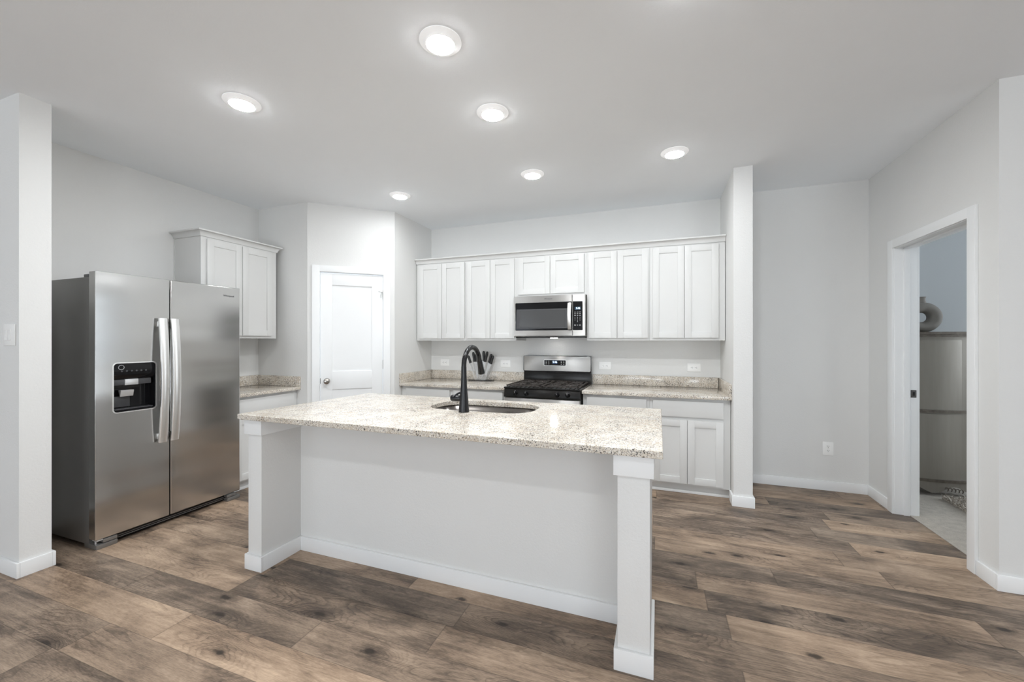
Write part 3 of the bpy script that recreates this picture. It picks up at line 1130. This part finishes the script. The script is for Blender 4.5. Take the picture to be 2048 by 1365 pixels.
# toe grille, hinge brackets and feet
w = MB()
w.box(-3.46, -3.405, 1.60, 2.33, 0.012, 0.052, 0.003)
w.build('toe_grille', 'black_gloss', fr)
for z in (0.022, 0.034):
    MB().box(-3.406, -3.400, 1.62, 2.32, z, z + 0.004, 0.001).build('grille_slat', 'fridge_side', fr)
for y0, y1 in ((1.494, 1.602), (2.322, 2.428)):
    w = MB()
    w.box(-3.50, -3.365, y0, y1, 0.0, 0.030, 0.004)
    w.box(-3.46, -3.368, y0 + 0.035 if y0 < 2 else y0, y1 if y0 < 2 else y1 - 0.035, 0.034, 0.056, 0.002)
    w.build('foot_cover', 'fridge_side', fr)
w = MB()
w.tube([(-3.395, 1.505, 0.058), (-3.395, 1.505, 0.032)], 0.006, 10)
w.box(-3.42, -3.372, 1.498, 1.53, 0.052, 0.060, 0.002)
w.build('hinge_bracket', 'silver_plastic', fr)
for y0, y1 in ((1.50, 1.56), (2.37, 2.425)):
    MB().box(-3.52, -3.40, y0, y1, 1.752, 1.772, 0.004).build('hinge_cover', 'dark_plastic', fr)

# ================================================================== RANGE
rg = thing('range', 'black and stainless gas range between the two back worktops', 'range', (-1.065, 4.05, 0))
RX0, RX1 = -1.444, -0.688
RF = 3.735
w = MB()
w.box(RX0, RX1, RF + 0.02, 4.38, 0.03, 0.868, 0.003)
for x in (RX0 + 0.04, RX1 - 0.07):
    for y in (3.80, 4.30):
        w.box(x, x + 0.03, y, y + 0.03, 0.0, 0.03)
w.build('body', 'black_enamel', rg)
w = MB()
w.box(RX0 - 0.004, RX1 + 0.004, 3.715, 4.335, 0.868, 0.884, 0.006)
w.box(RX0 + 0.03, RX1 - 0.03, 3.75, 4.30, 0.883, 0.886, 0.001)
w.build('cooktop', 'black_enamel', rg)
# control fascia with four knobs
w = MB()
w.extrude([(RX0, 3.722, 0.866), (RX0, RF + 0.03, 0.866), (RX0, RF + 0.03, 0.786), (RX0, 3.708, 0.786), (RX0, 3.708, 0.797)], (RX1 - RX0, 0, 0), bv=0.003)
fa = w.build('control_fascia', 'black_enamel', rg)
for x in (-1.322, -1.212, -0.904, -0.803):
    w = MB()
    w.lathe([(0.0, 0.006), (0.024, 0.006), (0.024, -0.004), (0.0195, -0.008), (0.0185, -0.026), (0.016, -0.030), (0.0, -0.031)], (x, 3.714, 0.828), 24, 'y')
    w.box(x - 0.004, x + 0.004, 3.678, 3.692, 0.810, 0.846, 0.002)
    w.build('knob', 'black_gloss', fa)
    MB().box(x - 0.0012, x + 0.0012, 3.6774, 3.6784, 0.832, 0.844).build('knob_mark', 'marking', fa)
# oven door, drawer
w = MB()
w.box(RX0 + 0.004, RX1 - 0.004, 3.712, RF + 0.018, 0.225, 0.779, 0.004)
od = w.build('oven_door', 'steel_range', rg)
MB().box(RX0 + 0.09, RX1 - 0.09, 3.712, 3.72, 0.33, 0.62, 0.004).build('oven_window', 'black_gloss', od)
w = MB()
w.tube([(RX0 + 0.05, 3.668, 0.705), (RX1 - 0.05, 3.668, 0.705)], 0.012, 14)
for x in (RX0 + 0.08, RX1 - 0.08):
    w.box(x - 0.012, x + 0.012, 3.668, 3.718, 0.695, 0.715, 0.003)
w.build('oven_handle', 'steel_handle', od)
MB().box(RX0 + 0.004, RX1 - 0.004, 3.720, RF + 0.018, 0.045, 0.215, 0.004).build('storage_drawer', 'steel_range', rg)
# grates and burners
GZ = 0.905
for gx0, gx1 in ((RX0 + 0.018, -1.070), (-1.062, RX1 - 0.018)):
    w = MB()
    y0, y1 = 3.732, 4.300
    b = 0.012
    for x in (gx0, gx1 - b):
        w.box(x, x + b, y0, y1, GZ - 0.010, GZ, 0.002)
    for y in (y0, (y0 + y1) / 2 - b / 2, y1 - b):
        w.box(gx0, gx1, y, y + b, GZ - 0.010, GZ, 0.002)
    gm = (gx0 + gx1) / 2
    for yc in (y0 + 0.145, y1 - 0.145):
        for an in range(0, 360, 45):
            ca, sa = math.cos(R(an)), math.sin(R(an))
            ro = 0.150 if an % 90 == 0 else 0.19
            w.tube([(gm + 0.028 * ca, yc + 0.028 * sa, GZ - 0.003), (gm + ro * ca * 0.95, yc + ro * sa * 0.72, GZ - 0.005)], [0.0042, 0.0052], 6)
    for k in range(1, 8):
        x = gx0 + (gx1 - gx0) * k / 8
        w.box(x - 0.004, x + 0.004, y0 + 0.01, y1 - 0.01, GZ - 0.009, GZ - 0.001, 0.001)
    for x in (gx0 + 0.006, gx1 - 0.006):
        for y in (y0 + 0.01, (y0 + y1) / 2, y1 - 0.01):
            w.tube([(x, y, GZ - 0.006), (x, y, 0.885)], [0.006, 0.005], 8)
    w.build('grate', 'cast_iron', rg)
for x in (-1.247, -0.884):
    for y in (3.877, 4.155):
        w = MB()
        w.lathe([(0.0, 0.010), (0.034, 0.010), (0.038, 0.007), (0.038, 0.003), (0.045, 0.002), (0.046, 0.0), (0.0, 0.0)], (x, y, 0.886), 24)
        w.build('burner', 'cast_iron', rg)
# backguard
w = MB()
w.extrude([(RX0, 4.335, 0.868), (RX0, 4.418, 0.868), (RX0, 4.418, 1.0), (RX0, 4.345, 1.0)], (RX1 - RX0, 0, 0), bv=0.002)
w.box(RX0 + 0.004, RX1 - 0.004, 4.350, 4.418, 0.99, 1.172, 0.004)
w.box(RX0 + 0.26, RX1 - 0.02, 4.326, 4.346, 0.986, 0.994, 0.002)
w.build('backguard', 'black_enamel', rg)
w = MB()
pan = rrect(RX0 - 0.006, RX1 + 0.006, 0.998, 1.174, 0.018, 5)
w.extrude([(x, 4.352, z) for x, z in pan], (0, -0.014, 0))
w.build('panel_frame', 'black_gloss', rg)
w = MB()
pan = rrect(RX0 + 0.001, RX1 - 0.001, 1.004, 1.168, 0.014, 5)
# slightly bowed brushed face
cols = 24
xs_ = [RX0 + 0.001 + (RX1 - RX0 - 0.002) * i / cols for i in range(cols + 1)]
w.extrude([(x, 4.338, z) for x, z in pan], (0, -0.006, 0), bv=0.0015)
bp = w.build('back_panel', 'steel_range', rg)
w = MB()
pan = rrect(-1.206, -0.955, 1.062, 1.129, 0.006, 4)
w.extrude([(x, 4.333, z) for x, z in pan], (0, -0.003, 0))
w.build('display_bezel', 'steel_handle', bp)
pan = rrect(-1.202, -0.959, 1.066, 1.125, 0.005, 4)
w = MB()
w.extrude([(x, 4.331, z) for x, z in pan], (0, -0.003, 0))
w.build('display', 'black_gloss', bp)
MB().box(-1.108, -1.052, 4.3265, 4.3285, 1.084, 1.120).build('lit_screen', 'digits_blue', bp)
text_part('5:46', 0.030, face_T((-1.080, 4.3262, 1.104), (0, -1, 0)), 'digits_glow', bp, 'clock_digits', 0.0003, bold=0.0003)
for x in (-1.178, -1.150, -1.008, -0.980):
    for z in (1.082, 1.099, 1.114):
        MB().box(x - 0.006, x + 0.006, 4.3272, 4.3285, z - 0.0022, z + 0.0022).build('key_mark', 'marking', bp)

# ================================================================== MICROWAVE
mw = thing('microwave', 'stainless over-the-range microwave hung under the short wall cabinet', 'microwave', (-1.065, 4.2, 1.375))
MX0, MX1, MZ0, MZ1 = -1.443, -0.690, 1.388, 1.804
MF = 4.00
w = MB()
w.box(MX0 + 0.004, MX1 - 0.004, MF + 0.02, YB - 0.003, MZ0 - 0.004, MZ1, 0.003)
w.build('case', 'steel_range', mw)
w = MB()
w.box(MX0 + 0.012, MX1 - 0.012, MF + 0.025, YB - 0.02, MZ0 - 0.018, MZ0 - 0.002, 0.003)
und = w.build('underside', 'black_enamel', mw)
MB().box(-1.10, -1.03, 4.21, 4.245, MZ0 - 0.0205, MZ0 - 0.0175, 0.001).build('cooktop_lamp', 'hood_lamp', und)
SPL = -0.818
w = MB()
outer = rrect(MX0, SPL - 0.0015, MZ0, MZ1, 0.006, 3)
w.extrude([(x, MF, z) for x, z in outer], (0, 0.022, 0), bv=0.004)
md = w.build('door', 'steel_range', mw)
w = MB()
outer = rrect(SPL + 0.0015, MX1, MZ0, MZ1, 0.006, 3)
w.extrude([(x, MF, z) for x, z in outer], (0, 0.022, 0), bv=0.004)
mp = w.build('control_column', 'steel_range', mw)
w = MB()
w.extrude([(x, MF + 0.002, z) for x, z in rrect(-1.425, SPL - 0.003, 1.446, 1.735, 0.008, 3)], (0, -0.004, 0))
win = w.build('window_frame', 'black_gloss', md)
w = MB()
w.extrude([(x, MF, z) for x, z in rrect(-1.412, -0.868, 1.466, 1.668, 0.006, 3)], (0, -0.0030, 0))
w.build('glass_border', 'dark_plastic', win)
w = MB()
w.extrude([(x, MF, z) for x, z in rrect(-1.374, -0.888, 1.478, 1.654, 0.004, 3)], (0, -0.0042, 0))
w.build('mesh_screen', 'oven_window', win)
w = MB()
vs, fs = [], []
n = 16
prof = [(-0.5, 0.0), (-0.5, 0.6), (-0.3, 1.0), (0.3, 1.0), (0.5, 0.6), (0.5, 0.0)]
for i in range(n + 1):
    t_ = i / n
    z = 1.452 + (1.722 - 1.452) * t_
    s = 1 - (2 * t_ - 1) ** 2
    for u, q in prof:
        vs.append((-0.844 + u * 0.036, MF - 0.008 - 0.030 * s - 0.009 * q, z))
k = len(prof)
for i in range(n):
    for j in range(k):
        fs.append([i * k + j, i * k + (j + 1) % k, (i + 1) * k + (j + 1) % k, (i + 1) * k + j])
fs.append(list(range(k)))
fs.append([n * k + j for j in range(k)])
w.add(vs, fs)
for z in (1.470, 1.704):
    w.box(-0.856, -0.832, MF - 0.014, MF, z - 0.014, z + 0.014, 0.002)
w.build('handle', 'steel_handle', md)
w = MB()
w.extrude([(x, MF + 0.002, z) for x, z in rrect(SPL + 0.004, -0.715, 1.446, 1.735, 0.006, 3)], (0, -0.004, 0))
kp = w.build('keypad', 'black_gloss', mp)
MB().box(-0.793, -0.735, MF - 0.003, MF - 0.001, 1.650, 1.680).build('lcd_screen', 'lcd_blue', mp)
text_part('5:46', 0.024, face_T((-0.760, MF - 0.0034, 1.665), (0, -1, 0)), 'digits_glow', mp, 'clock_digits', 0.0003, bold=0.0003)
for r_ in range(3):
    for q in range(3):
        MB().box(-0.798 + q * 0.025, -0.784 + q * 0.025, MF - 0.0028, MF - 0.0015, 1.625 - r_ * 0.017, 1.6285 - r_ * 0.017).build('key_mark', 'marking', kp)
DG = ['1', '2', '3', '4', '5', '6', '7', '8', '9', '', '0', '']
for i, ch in enumerate(DG):
    if ch:
        text_part(ch, 0.012, face_T((-0.791 + (i % 3) * 0.025, MF - 0.0026, 1.574 - (i // 3) * 0.0145), (0, -1, 0)), 'marking', kp, 'key_digit', 0.0003, bold=0.0003)
for x in (-0.791, -0.741):
    MB().lathe([(0.0, 0.0), (0.006, 0.0), (0.006, 0.002), (0.0, 0.002)], (x, MF - 0.0032, 1.496), 14, 'y').build('round_key', 'marking', kp)
MB().box(-0.773, -0.759, MF - 0.0028, MF - 0.0015, 1.495, 1.4985).build('key_mark', 'marking', kp)
text_part('Whirlpool', 0.020, face_T((-1.068, MF - 0.0007, 1.770), (0, -1, 0)), 'badge_dark', md, 'badge', bold=0.0)

# ================================================================== KNIFE BLOCK
KY = 4.335
kb = thing('knife_block', 'clear acrylic knife block on a black foot, on the back worktop', 'knife block', (-1.97, KY, CZ))
MB().box(-2.115, -1.826, KY - 0.056, KY + 0.056, CZ + 0.0002, CZ + 0.008, 0.002).build('foot', 'black_gloss', kb)
w = MB()
for y in (KY - 0.050, KY + 0.046):
    fan = [(-2.03, 0.886), (-1.90, 0.886), (-1.815, 1.066), (-1.86, 1.096), (-1.965, 1.108), (-2.06, 1.098), (-2.125, 1.066)]
    w.extrude([(x, y, z - 0.006) for x, z in fan], (0, 0.004, 0))
w.build('acrylic_panel', 'clear_acrylic', kb)
kn = [((-2.138, 1.164), (-2.105, 1.075), (-2.060, 0.935), 'leftmost black-handled knife in the clear block'),
      ((-2.085, 1.206), (-2.065, 1.088), (-2.030, 0.892), 'black-handled knife second from left in the clear block'),
      ((-2.033, 1.182), (-2.026, 1.088), (-2.012, 0.905), 'black-handled knife third from left in the clear block, left of the spout tip'),
      ((-1.948, 1.219), (-1.945, 1.101), (-1.975, 0.905), 'tall black-handled knife fourth from left, just right of the faucet spout'),
      ((-1.887, 1.214), (-1.919, 1.090), (-1.958, 0.92), 'black-handled knife third from right in the clear block'),
      ((-1.846, 1.185), (-1.878, 1.079), (-1.930, 0.93), 'black-handled knife second from right in the clear block'),
      ((-1.814, 1.168), (-1.846, 1.068), (-1.910, 0.94), 'rightmost black-handled knife in the clear block')]
for i, (ta, tb, tc, lab) in enumerate(kn):
    k_ = thing('kitchen_knife', lab, 'knife', (tb[0], KY - 0.002, tb[1]), 0, 'knives in the clear block')
    a, b, c = (Vector((p[0], KY - 0.014 + 0.026 * (i % 2), p[1])) for p in (ta, tb, tc))
    dh = (b - a)
    w = MB()
    hp = [(0.0, 0.006), (0.06, 0.013), (0.25, 0.0165), (0.55, 0.0150), (0.80, 0.0150), (0.95, 0.0165), (1.0, 0.0155)]
    w.tube([tuple(a + dh * s) for s, _ in hp], [r for _, r in hp], 12)
    w.build('handle', 'handle_black', k_)
    db = (c - b)
    sd = Vector((db.z, 0, -db.x)).normalized()
    wd = 0.030 if i in (1, 3, 4) else 0.020
    w = MB()
    pl = [b - sd * wd * 0.5, b + sd * wd * 0.5, b + db * 0.7 + sd * wd * 0.42, c - sd * wd * 0.3, b + db * 0.5 - sd * wd * 0.5]
    w.extrude([tuple(p + Vector((0, -0.001, 0))) for p in pl], (0, 0.002, 0))
    w.build('blade', 'blade_steel', k_)

# ================================================================== OUTLETS AND SWITCH
GO = 'white wall outlets'


def make_outlet(label, loc, rotz=0.0, horizontal=True):
    """local: plate in the xz plane looking to -y"""
    t = thing('wall_outlet', label, 'outlet', loc, rotz, GO)
    W2, H2 = (0.0625, 0.042) if horizontal else (0.041, 0.0605)
    MB().box(-W2, W2, -0.006, 0.0, -H2, H2, 0.003).build('cover_plate', 'plastic_white', t, local=True)
    for s in (-1, 1):
        cx, cz = (s * 0.0195, 0) if horizontal else (0, s * 0.0195)
        w = MB()
        w.extrude([(cx + x, -0.006, cz + z) for x, z in rrect(-0.0165, 0.0165, -0.0145, 0.0145, 0.008, 4)], (0, -0.002, 0))
        rc = w.build('receptacle', 'plastic_white', t, local=True)
        w = MB()
        for u, v, su, sv in ((-0.0055, 0.004, 0.0013, 0.0045), (0.0055, 0.004, 0.0013, 0.004), (0.0, -0.007, 0.0022, 0.0022)):
            if horizontal:
                u, v, su, sv = v, -u, sv, su
            w.box(cx + u - su, cx + u + su, -0.0086, -0.0078, cz + v - sv, cz + v + sv)
        w.build('slots', 'slot_dark', rc, local=True)
    w = MB()
    w.lathe([(0.0, 0.0), (0.0026, 0.0), (0.0026, -0.0012), (0.0, -0.0016)], (0, -0.006, 0), 10, 'y')
    w.build('screw', 'silver_plastic', t, local=True)
    return t


o0 = make_outlet('white sideways outlet at the left end of the back wall, left of the faucet', (-2.508, YB - 0.0005, 1.070))
for x, lab in ((-1.699, 'white sideways outlet on the back wall between knife block and range'), (-0.548, 'white sideways outlet on the back wall just right of the range'),
               (0.329, 'white sideways outlet at the right end of the back wall near the end wall')):
    c = copy_tree(o0)
    c.location = (x, YB - 0.0005, 1.070)
    c['label'] = lab
make_outlet('white upright outlet low on the hall wall', (1.418, YH - 0.0005, 0.374), 0, False)

sw = thing('light_switch', 'white double rocker light switch on the wall at the far left edge', 'light switch', (-3.489, 1.1745, 1.372))
MB().box(-3.553, -3.426, 1.168, 1.1745, 1.311, 1.433, 0.003).build('cover_plate', 'plastic_white', sw)
for x0, x1 in ((-3.533, -3.502), (-3.494, -3.463)):
    w = MB()
    w.extrude([(x0, 1.168, 1.340), (x0, 1.162, 1.342), (x0, 1.1655, 1.372), (x0, 1.1645, 1.402), (x0, 1.168, 1.404)], (x1 - x0, 0, 0), bv=0.0008)
    w.build('rocker', 'plastic_white', sw)

# ================================================================== BEDROOM: chest, vase, rug
ch = thing('chest_of_drawers', 'tall champagne bow-front chest seen through the bedroom doorway', 'chest', (2.22, 4.75, 0.004))
CX0, CX1, CYF, CYB = 1.90, 2.525, 4.545, 5.05
ccx = (CX0 + CX1) / 2


def bow(x0, x1, yf, yb, b, n=18):
    pts = []
    for i in range(n + 1):
        t_ = i / n
        pts.append((x0 + (x1 - x0) * t_, yf - b * math.sin(math.pi * t_)))
    return pts + [(x1, yb), (x0, yb)]


w = MB()
w.prism(bow(CX0 + 0.012, CX1 - 0.012, CYF + 0.012, CYB, 0.060), 0.13, 1.372)
w.build('case', 'champagne_wood', ch, smooth=25)
w = MB()
for a, b in ((0.14, 0.71), (0.745, 1.345)):
    w.prism(bow(CX0 + 0.064, CX1 - 0.064, CYF - 0.001, CYF + 0.1, 0.0585), a, b)
w.build('drawer_front', 'champagne_wood', ch, smooth=25)
w = MB()
for z0, z1, ov in ((1.372, 1.384, 0.012), (1.384, 1.396, 0.004), (1.396, 1.416, 0.02)):
    w.prism(bow(CX0 - ov, CX1 + ov, CYF - ov, CYB, 0.060), z0, z1)
w.build('top', 'champagne_edge', ch, smooth=25)
for z in (0.728, 0.133):
    w = MB()
    for dz, ov, hh in ((0.0, 0.012, 0.007), (0.010, 0.016, 0.008)):
        w.prism(bow(CX0 + 0.006 - ov * 0.3, CX1 - 0.006 + ov * 0.3, CYF - ov * 0.6, CYB, 0.060), z + dz - hh, z + dz + hh)
    w.build('rail', 'champagne_edge', ch, smooth=25)
for x in (CX0 + 0.018, CX1 - 0.058):
    w = MB()
    w.box(x, x + 0.009, CYF - 0.006, CYF + 0.02, 0.14, 1.372, 0.003)
    w.box(x + 0.030, x + 0.039, CYF - 0.010, CYF + 0.02, 0.14, 1.372, 0.003)
    w.build('stile', 'champagne_edge', ch)
# scalloped apron, carved spray, feet
top_e, bot_e = [], []
n = 36
vs, fs = [], []
for i in range(n + 1):
    t_ = i / n
    x = CX0 + 0.02 + (CX1 - CX0 - 0.04) * t_
    y = CYF - 0.060 * math.sin(math.pi * t_) - 0.002
    zb = 0.062 - 0.030 * math.cos(t_ * math.pi * 4) * (1 if 0.1 < t_ < 0.9 else 0.5) - (0.03 if t_ < 0.08 or t_ > 0.92 else 0)
    for yy in (y, y + 0.02):
        vs += [(x, yy, 0.130), (x, yy, max(0.02, zb))]
for i in range(n):
    a, b = i * 4, (i + 1) * 4
    fs += [[a, b, b + 1, a + 1], [a + 2, a + 3, b + 3, b + 2], [a + 1, b + 1, b + 3, a + 3], [a, a + 2, b + 2, b]]
fs += [[0, 1, 3, 2], [n * 4, n * 4 + 2, n * 4 + 3, n * 4 + 1]]
MB().add(vs, fs).build('apron', 'champagne_wood', ch, smooth=30)
w = MB()
cxo, cyo = 2.335, CYF - 0.064
for s in range(5):
    x = cxo - 0.04 + s * 0.024
    ptsx = []
    for k2 in range(9):
        a = R(-60 + 210 * k2 / 8)
        ptsx.append((x + 0.012 * math.cos(a), cyo - 0.002 * k2 / 8, 0.072 + 0.018 * math.sin(a) - s * 0.002))
    w.tube(ptsx, [0.002 + 0.003 * math.sin(math.pi * k2 / 8) for k2 in range(9)], 7)
w.tube([(cxo - 0.16 + 0.014 * k2, cyo + 0.012 - 0.0012 * k2, 0.042 + 0.010 * math.sin(k2 * 0.5)) for k2 in range(9)], [0.003] * 9, 7)
w.build('carving', 'champagne_edge', ch)
for x, sx in ((CX0 + 0.03, -1), (CX1 - 0.03, 1)):
    for y in (CYF + 0.02, CYB - 0.04):
        w = MB()
        w.tube([(x, y, 0.135), (x + 0.010 * sx, y - 0.010, 0.09), (x + 0.004 * sx, y - 0.002, 0.045), (x + 0.010 * sx, y - 0.012, 0.018), (x + 0.016 * sx, y - 0.020, 0.0045)],
               [0.034, 0.032, 0.020, 0.018, 0.022], 12)
        w.build('foot', 'champagne_wood', ch)

# ring vase
VX, VY, VZ = 2.232, 4.70, 1.416
vs_ = thing('vase', 'grey ring-shaped vase with a central hole on top of the chest', 'vase', (VX, VY, VZ))
w = MB()
vs, fs = [], []
nu, nv = 44, 22
for i in range(nu):
    a = 2 * math.pi * i / nu
    for j in range(nv):
        b = 2 * math.pi * j / nv
        rr = 0.093 + 0.050 * math.cos(b)
        zz = 0.134 + rr * math.sin(a) * 0.97
        vs.append((VX + rr * math.cos(a), VY + 0.060 * math.sin(b), VZ + max(0.0, zz)))
for i in range(nu):
    for j in range(nv):
        fs.append([i * nv + j, ((i + 1) % nu) * nv + j, ((i + 1) % nu) * nv + (j + 1) % nv, i * nv + (j + 1) % nv])
w.add(vs, fs)
w.build('ring', 'vase_clay', vs_, smooth=70)
MB().lathe([(0.048, -0.04), (0.034, -0.012), (0.030, 0.01), (0.030, 0.035), (0.034, 0.046), (0.029, 0.047), (0.024, 0.03), (0.0, 0.028)], (VX, VY, VZ + 0.274), 24).build('neck', 'vase_clay', vs_, smooth=60)

# shaggy rug
rnd = random.Random(4)
RGX0, RGX1, RGY0, RGY1 = 2.235, 3.45, 3.25, 4.42
w = MB()
w.box(RGX0, RGX1, RGY0, RGY1, 0.0045, 0.016, 0.003)
rug = w.build('rug', 'shag_fibre')
tag(rug, 'shaggy pale rug on the bedroom carpet in front of the chest', 'rug')
ROOTM[rug.name] = Matrix.Identity(4)
w = MB()
for i in range(4200):
    x = RGX0 + (rnd.random() ** 1.7) * (RGX1 - RGX0)
    y = rnd.uniform(RGY0, RGY1)
    h = rnd.uniform(0.022, 0.045)
    a = rnd.uniform(0, 2 * math.pi)
    ln = rnd.uniform(0.01, 0.035)
    ca, sa = math.cos(a), math.sin(a)
    r = rnd.uniform(0.004, 0.007)
    b0 = [(x + r * math.cos(q), y + r * math.sin(q), 0.014) for q in (a, a + 2.1, a + 4.2)]
    m0 = [(x + ca * ln * 0.4 + r * 0.8 * math.cos(q), y + sa * ln * 0.4 + r * 0.8 * math.sin(q), 0.014 + h * 0.7) for q in (a, a + 2.1, a + 4.2)]
    tip = (x + ca * ln, y + sa * ln, 0.014 + h)
    w.add(b0 + m0 + [tip], [[0, 1, 4, 3], [1, 2, 5, 4], [2, 0, 3, 5], [3, 4, 6], [4, 5, 6], [5, 3, 6]])
pile = w.build('pile', 'shag_fibre', rug, smooth=80)
pile['kind'] = 'stuff'
